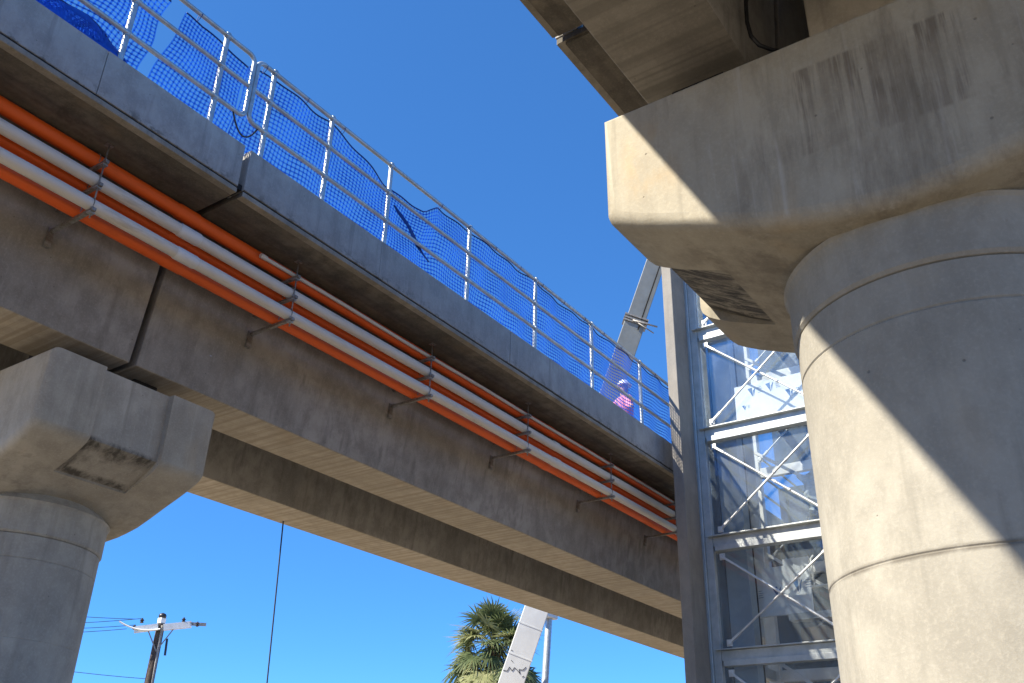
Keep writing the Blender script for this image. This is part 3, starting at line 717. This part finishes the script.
# ------------------------------------------------------------------ crane
CY = 17.0
def _perr(p, px, py):
    z = p.dot(F_); return abs(341.5 - F*p.dot(U_)/z - py)
def crane():
    lo, hi = at(526, 640, 1, CY), at(640, 308, 1, 12.6); d = (hi-lo).normalized()
    foot = lo + d*((-.1-lo.z)/d.z)
    t = thing('mobile_crane', (foot.x, foot.y, GZ), 'white telescopic crane boom leaning up behind the viaduct beside the palm', 'crane')
    vw = ((lo+hi)*.5).normalized(); side = d.cross(vw).normalized(); nrm = side.cross(d).normalized()
    if nrm.dot(vw) < 0: nrm = -nrm
    kof = lambda px, py: min((_perr(foot+d*k_, px, py), k_) for k_ in [i*.05 for i in range(0, 1400)])[1]
    k_mid, k_st = kof(545, 585), kof(631, 325); k_top = k_st + 9.
    def sec(k0, k1, w, h, mat, name):
        o = MB()
        p, q = foot+d*k0, foot+d*k1; pts = []
        for e_ in (p, q):
            for a_, b_ in ((-.5,.5),(-.5,-.22),(-.3,-.5),(.3,-.5),(.5,-.22),(.5,.5)):
                pts.append(e_ + side*(a_*w) + nrm*(-b_*h))
        o.poly(pts, [(0,1,2,3,4,5),(11,10,9,8,7,6)]+[(i, 6+i, 6+(i+1) % 6, (i+1) % 6) for i in range(6)])
        return o.build(name, mat, t, bevel=.02)
    base = sec(-1.2, k_mid+1.2, .76, .68, M['crane'], 'boom_section')
    for kk in (k_mid-.35, k_mid-1.35, k_mid-2.3):
        MB().obox(foot+d*kk-nrm*.0, foot+d*(kk+.035), .70, .775, side).build('boom_collar', M['crane'], t)
    sec(k_mid+1.2, k_st, .70, .6, M['crane_grey'], 'boom_section')
    sec(k_st, k_top, .64, .56, M['crane_grey'], 'boom_section')
    # bright edge rail and lashing where the last section starts
    off = -nrm*.26
    st = MB()
    for q in (0, .09, .2):
        st.obox(foot+d*(k_st+q)-side*.0, foot+d*(k_st+q+.05), .70, .82, side)
    st.tube([foot+d*(k_st+.1)-nrm*.37-side*.75, foot+d*(k_st+.05)-nrm*.37+side*.1], .03, 8)
    st.tube([foot+d*(k_st-.15)-nrm*.37-side*.7, foot+d*(k_st+.02)-nrm*.37-side*.1], .02, 8)
    st.build('lashing', M['galv_dull'], t)
    MB().tube([foot+d*(k_st-.2)-nrm*.33-side*.17, foot+d*(k_top-.5)-nrm*.33-side*.17], .022, 8).build('hose', M['black'], t)
    # jagged dark line drawn on the boom face that looks towards the photographer
    pc = foot - nrm*.345
    def fx(px, py):
        r_ = at(px, py, 1, CY); return r_*(pc.dot(nrm)/r_.dot(nrm))
    zz = [(503, 670), (507, 671), (509.5, 667), (512, 671), (514.5, 667.5), (518, 671), (520, 674), (519, 669.5), (523, 670), (526, 667)]
    mk = MB()
    for (a_, b_) in zip(zz, zz[1:]): mk.obox(fx(*a_), fx(*b_), .01, .016, nrm.cross((fx(*b_)-fx(*a_)).normalized()))
    for a_, b_ in (((511, 660), (513, 662)), ((511, 650), (512.5, 650.5)), ((522, 677), (524, 676))): mk.obox(fx(*a_), fx(*b_), .01, .013, nrm.cross((fx(*b_)-fx(*a_)).normalized()))
    mk.build('boom_graphic', M['black'], t)
    # lift cylinder
    ct, cb = at(549, 617, 1, CY), at(545, 683, 1, CY); cd = (cb-ct).normalized()
    bot = ct + cd*((ct.z+.6)/-cd.z)
    cy = MB().tube([ct, bot], .115, 16).build('lift_cylinder', M['galv'], t, auto=60)
    MB().obox(at(541, 612, 1, CY), at(553, 616, 1, CY), .4, .28).build('cylinder_bracket', M['crane'], cy, bevel=.03)
    # slewing body and carrier (below the picture)
    bx, by = foot.x, foot.y
    MB().box((bx-1.6, by-1.1, GZ+1.45), (bx+2.6, by+1.1, GZ+2.2)).build('slewing_body', M['crane'], t, bevel=.08)
    MB().box((bx-4.2, by-1.25, GZ+.75), (bx+5.2, by+1.25, GZ+1.4)).build('carrier_chassis', M['crane_grey'], t, bevel=.06)
    for xx in (-3.2, -1.7, 2.6, 4.1):
        for s in (-1, 1):
            w = MB().tube([(bx+xx, by+s*1.0, GZ+.55), (bx+xx, by+s*1.32, GZ+.55)], .55, 24).build('wheel', M['black'], t, bevel=.03)
crane()

# ------------------------------------------------------------------ palm
def palm():
    dist = 42.; az = math.radians(36.0); cx, cy = dist*math.cos(az), dist*math.sin(az)
    topz = .2117*dist; hz = topz-1.85
    t = thing('fan_palm', (cx, cy, GZ), 'tall fan palm with a skirt of dead fronds behind the crane', 'palm tree')
    n = 14; path = [(cx+.12*math.sin(i*.5), cy, GZ-.2+(hz-GZ)*i/n) for i in range(n+1)]
    MB().tube(path, [.36-.12*i/n for i in range(n+1)], 16).build('trunk', M['trunk'], t, auto=60)
    rnd = random.Random(11)
    mbs = {'frond': MB(), 'frond_pale': MB(), 'frond_dead': MB()}
    def frond(mb, az_, el, plen, flen, droop):
        base = V((cx, cy, hz + rnd.uniform(-.25, .35)))
        d = V((math.cos(az_)*math.cos(el), math.sin(az_)*math.cos(el), math.sin(el)))
        side = V((-math.sin(az_), math.cos(az_), 0)); up = side.cross(d)*-1
        if up.z < 0 and el < 1.3: up = -up
        # petiole bends down
        pts = [base + d*(plen*s) - V((0, 0, 1))*(droop*.35*s*s*plen) for s in (0, .33, .66, 1)]
        for a_, b_ in zip(pts, pts[1:]): mb.obox(a_, b_, .035, .02)
        hub = pts[-1]; dd = (pts[-1]-pts[-2]).normalized()
        side2 = dd.cross(V((0, 0, 1)))
        if side2.length < .1: side2 = side
        side2.normalize(); up2 = side2.cross(dd).normalized()
        tw = rnd.uniform(-.6, .6); side2, up2 = side2*math.cos(tw)+up2*math.sin(tw), up2*math.cos(tw)-side2*math.sin(tw)
        N = 19
        for k in range(N):
            th = math.radians(-112 + 224*k/(N-1)) + rnd.uniform(-.04, .04)
            l = flen*(1-.32*abs(th)/2)*rnd.uniform(.85, 1.08)
            r = (dd*math.cos(th) + side2*math.sin(th) + up2*.18*abs(math.sin(th))).normalized()
            wv = dd*(-math.sin(th)) + side2*math.cos(th); w = .034*flen
            fall = rnd.uniform(.3, .9)*droop
            p = [hub]
            for s in (.35, .62, .84, 1.): p.append(hub + r*(l*s) - V((0, 0, 1))*(fall*l*max(0, s-.3)**1.6))
            ws = [w*.35, w, w*.9, w*.45, .004]
            n0 = len(mb.v)
            for q, ww in zip(p, ws): mb.v += [q-wv*ww, q+wv*ww]
            for i in range(4): mb.f.append([n0+2*i, n0+2*i+1, n0+2*i+3, n0+2*i+2]); mb.sm.append(False)
    for i in range(74):
        el = math.radians(rnd.choice([80, 70, 62, 55, 45, 35, 25, 15, 5, -8]) + rnd.uniform(-6, 6))
        frond(mbs['frond' if rnd.random() < .55 else 'frond_pale'], rnd.uniform(0, 6.283), el, rnd.uniform(.9, 1.4), rnd.uniform(.95, 1.2), .6 + max(0, .5-el)*.5)
    for i in range(44):
        el = math.radians(rnd.uniform(-50, -5))
        frond(mbs['frond_pale' if rnd.random() < .5 else 'frond'], rnd.uniform(0, 6.283), el, rnd.uniform(1.3, 1.9), rnd.uniform(1.05, 1.3), 1.5)
    for i in range(95):
        el = math.radians(rnd.uniform(-84, -38)); hzs = hz
        cx_, az_ = cx, rnd.uniform(0, 6.283)
        frond(mbs['frond_dead'], az_, el, rnd.uniform(.9, 2.1), rnd.uniform(.9, 1.2), 1.5)
    mbs['frond'].build('green_fronds', M['frond'], t, merge=False)
    mbs['frond_pale'].build('pale_fronds', M['frond_pale'], t, merge=False)
    mbs['frond_dead'].build('dead_frond_skirt', M['frond_dead'], t, merge=False)
palm()

# ------------------------------------------------------------------ utility pole and wires
def utility_pole():
    D = 45.; az = math.radians(54.85); px, py = D*math.cos(az), D*math.sin(az)
    t = thing('utility_pole', (px, py, GZ), 'dark timber utility pole with a white crossarm and insulators', 'utility pole')
    topz = .1705*D
    MB().tube([(px-.25, py-.1, GZ-.2), (px, py, topz)], [.26, .17], 14).build('pole', M['wood'], t, auto=60)
    MB().box((px-.10, py-.25, topz-6), (px-.02, py-.17, topz-.1)).build('conduit', M['galv_dull'], t)
    rt = V((math.sin(az), -math.cos(az), 0)); fw = V((math.cos(az), math.sin(az), 0))
    c = V((px, py, topz-.18)); a = c - rt*1.05 - V((0,0,.2)); b = c + rt*1.25 + V((0,0,.22))
    MB().obox(a-fw*.2, c-fw*.2-rt*.1, .16, .27).build('crossarm', M['white_paint'], t)
    MB().obox(c-fw*.2+rt*.12, b-fw*.2, .16, .27).build('crossarm', M['white_paint'], t)
    MB().obox(a*.5+c*.5-fw*.2, c-V((0,0,1.0))-fw*.2, .03, .05).obox(b*.5+c*.5-fw*.2, c-V((0,0,1.0))-fw*.2, .03, .05).build('brace', M['galv_dull'], t)
    MB().blob((px, py, topz+.32), (.17, .17, .15), 12, 6).build('pole_cap', M['insul'], t)
    MB().box((px-.13, py-.13, topz-.02), (px+.13, py+.13, topz+.24)).build('top_bracket', M['white_paint'], t, bevel=.02)
    for q, zz in ((a, .12), (a+rt*.25, .42), (b-rt*.05, .05), (b+rt*.25, .05), (b-rt*.35, .18)):
        MB().lathe([(.04, q.z+zz-.12), (.09, q.z+zz-.08), (.05, q.z+zz-.04), (.10, q.z+zz), (.05, q.z+zz+.05), (.02, q.z+zz+.1)], q.x-fw.x*.2, q.y-fw.y*.2, 10).build('insulator', M['insul'], t, auto=60)
    MB().obox(b-fw*.2-rt*.15+V((0,0,.02)), b-fw*.2+rt*.62+V((0,0,.05)), .1, .13).build('arm_end_fitting', M['galv_dull'], t)
    MB().tube(sag(a-fw*.3-rt*.65+V((0,0,.28)), c-fw*.35-V((0,0,.1)), .18), .035, 6).build('jumper_lead', M['white_paint'], t, auto=60)
    MB().box((px+.16, py-.3, topz-3.3), (px+.36, py-.1, topz-2.9)).build('junction_box', M['galv'], t, bevel=.02)
    MB().tube([(px+.3, py-.2, topz-.6), (px+.34, py-.2, topz-1.3)], .05, 8).build('lead', M['insul'], t, auto=60)
    MB().tube([(px+.3, py-.2, topz-3.3), (px+.75, py-.2, topz-7)], .025, 6).build('stay_cable', M['wire'], t, auto=60)
    ends = [((a-fw*.2+V((0,0,.45))), (60, 612), 'highest of four thin wires running left from the pole top'), (a+rt*.25-fw*.2+V((0,0,.5)), (60, 621), 'second of four thin wires running left from the pole'),
            (a-fw*.2+V((0,0,.2)), (60, 626), 'third of four thin wires running left from the pole'), (a-fw*.3-rt*.3, (60, 630), 'lowest of four thin wires at the crossarm'),
            (V((px, py, topz-2.3)), (60, 667), 'single thin wire much lower down the pole')]
    for s, e_, lab in ends:
        q = at(e_[0], e_[1], 1, py+2.); dirv = (q-s)
        tag(MB().tube(sag(s, s+dirv*2.2, .12, 8), .013, 5).build('power_wire', M['wire'], origin=s, auto=60), lab, 'wire', 'wires strung from the utility pole')
utility_pole()

# ------------------------------------------------------------------ light
SUN = V((-1.7, 1.0, 1.84)).normalized()
el = math.asin(SUN.z); az = math.atan2(SUN.x, SUN.y)      # azimuth from +Y towards +X
w = bpy.data.worlds.new('World'); S.world = w; w.use_nodes = True
nt = w.node_tree; nt.nodes.clear()
sky = nt.nodes.new('ShaderNodeTexSky'); sky.sky_type = 'NISHITA'; sky.sun_disc = False
sky.sun_elevation = el; sky.sun_rotation = az; sky.altitude = 8000; sky.air_density = 1.0; sky.dust_density = 0; sky.ozone_density = 5.0
hs = nt.nodes.new('ShaderNodeHueSaturation'); hs.inputs['Saturation'].default_value = 1.395; hs.inputs['Value'].default_value = 1.58; hs.inputs['Hue'].default_value = .506
gm = nt.nodes.new('ShaderNodeGamma'); gm.inputs[1].default_value = .67
bg = nt.nodes.new('ShaderNodeBackground'); bg.inputs[1].default_value = .15
wo = nt.nodes.new('ShaderNodeOutputWorld')
nt.links.new(sky.outputs[0], gm.inputs[0]); nt.links.new(gm.outputs[0], hs.inputs['Color']); nt.links.new(hs.outputs[0], bg.inputs[0]); nt.links.new(bg.outputs[0], wo.inputs[0])
sl = bpy.data.lights.new('sun', 'SUN'); sl.energy = 5.0; sl.angle = math.radians(.53); sl.color = (1, .93, .80)
so_ = bpy.data.objects.new('sun', sl); COL.objects.link(so_); so_.location = (-20, 16, 40)
so_.rotation_euler = (-SUN).to_track_quat('-Z', 'Y').to_euler()
S.view_settings.view_transform = 'Standard'; S.view_settings.look = 'None'; S.view_settings.gamma = 1; S.view_settings.exposure = 1.3
S.render.engine = 'CYCLES'
S.cycles.max_bounces = 8; S.cycles.diffuse_bounces = 5; S.cycles.transparent_max_bounces = 16; S.cycles.sample_clamp_indirect = 6
S.cycles.use_denoising = True
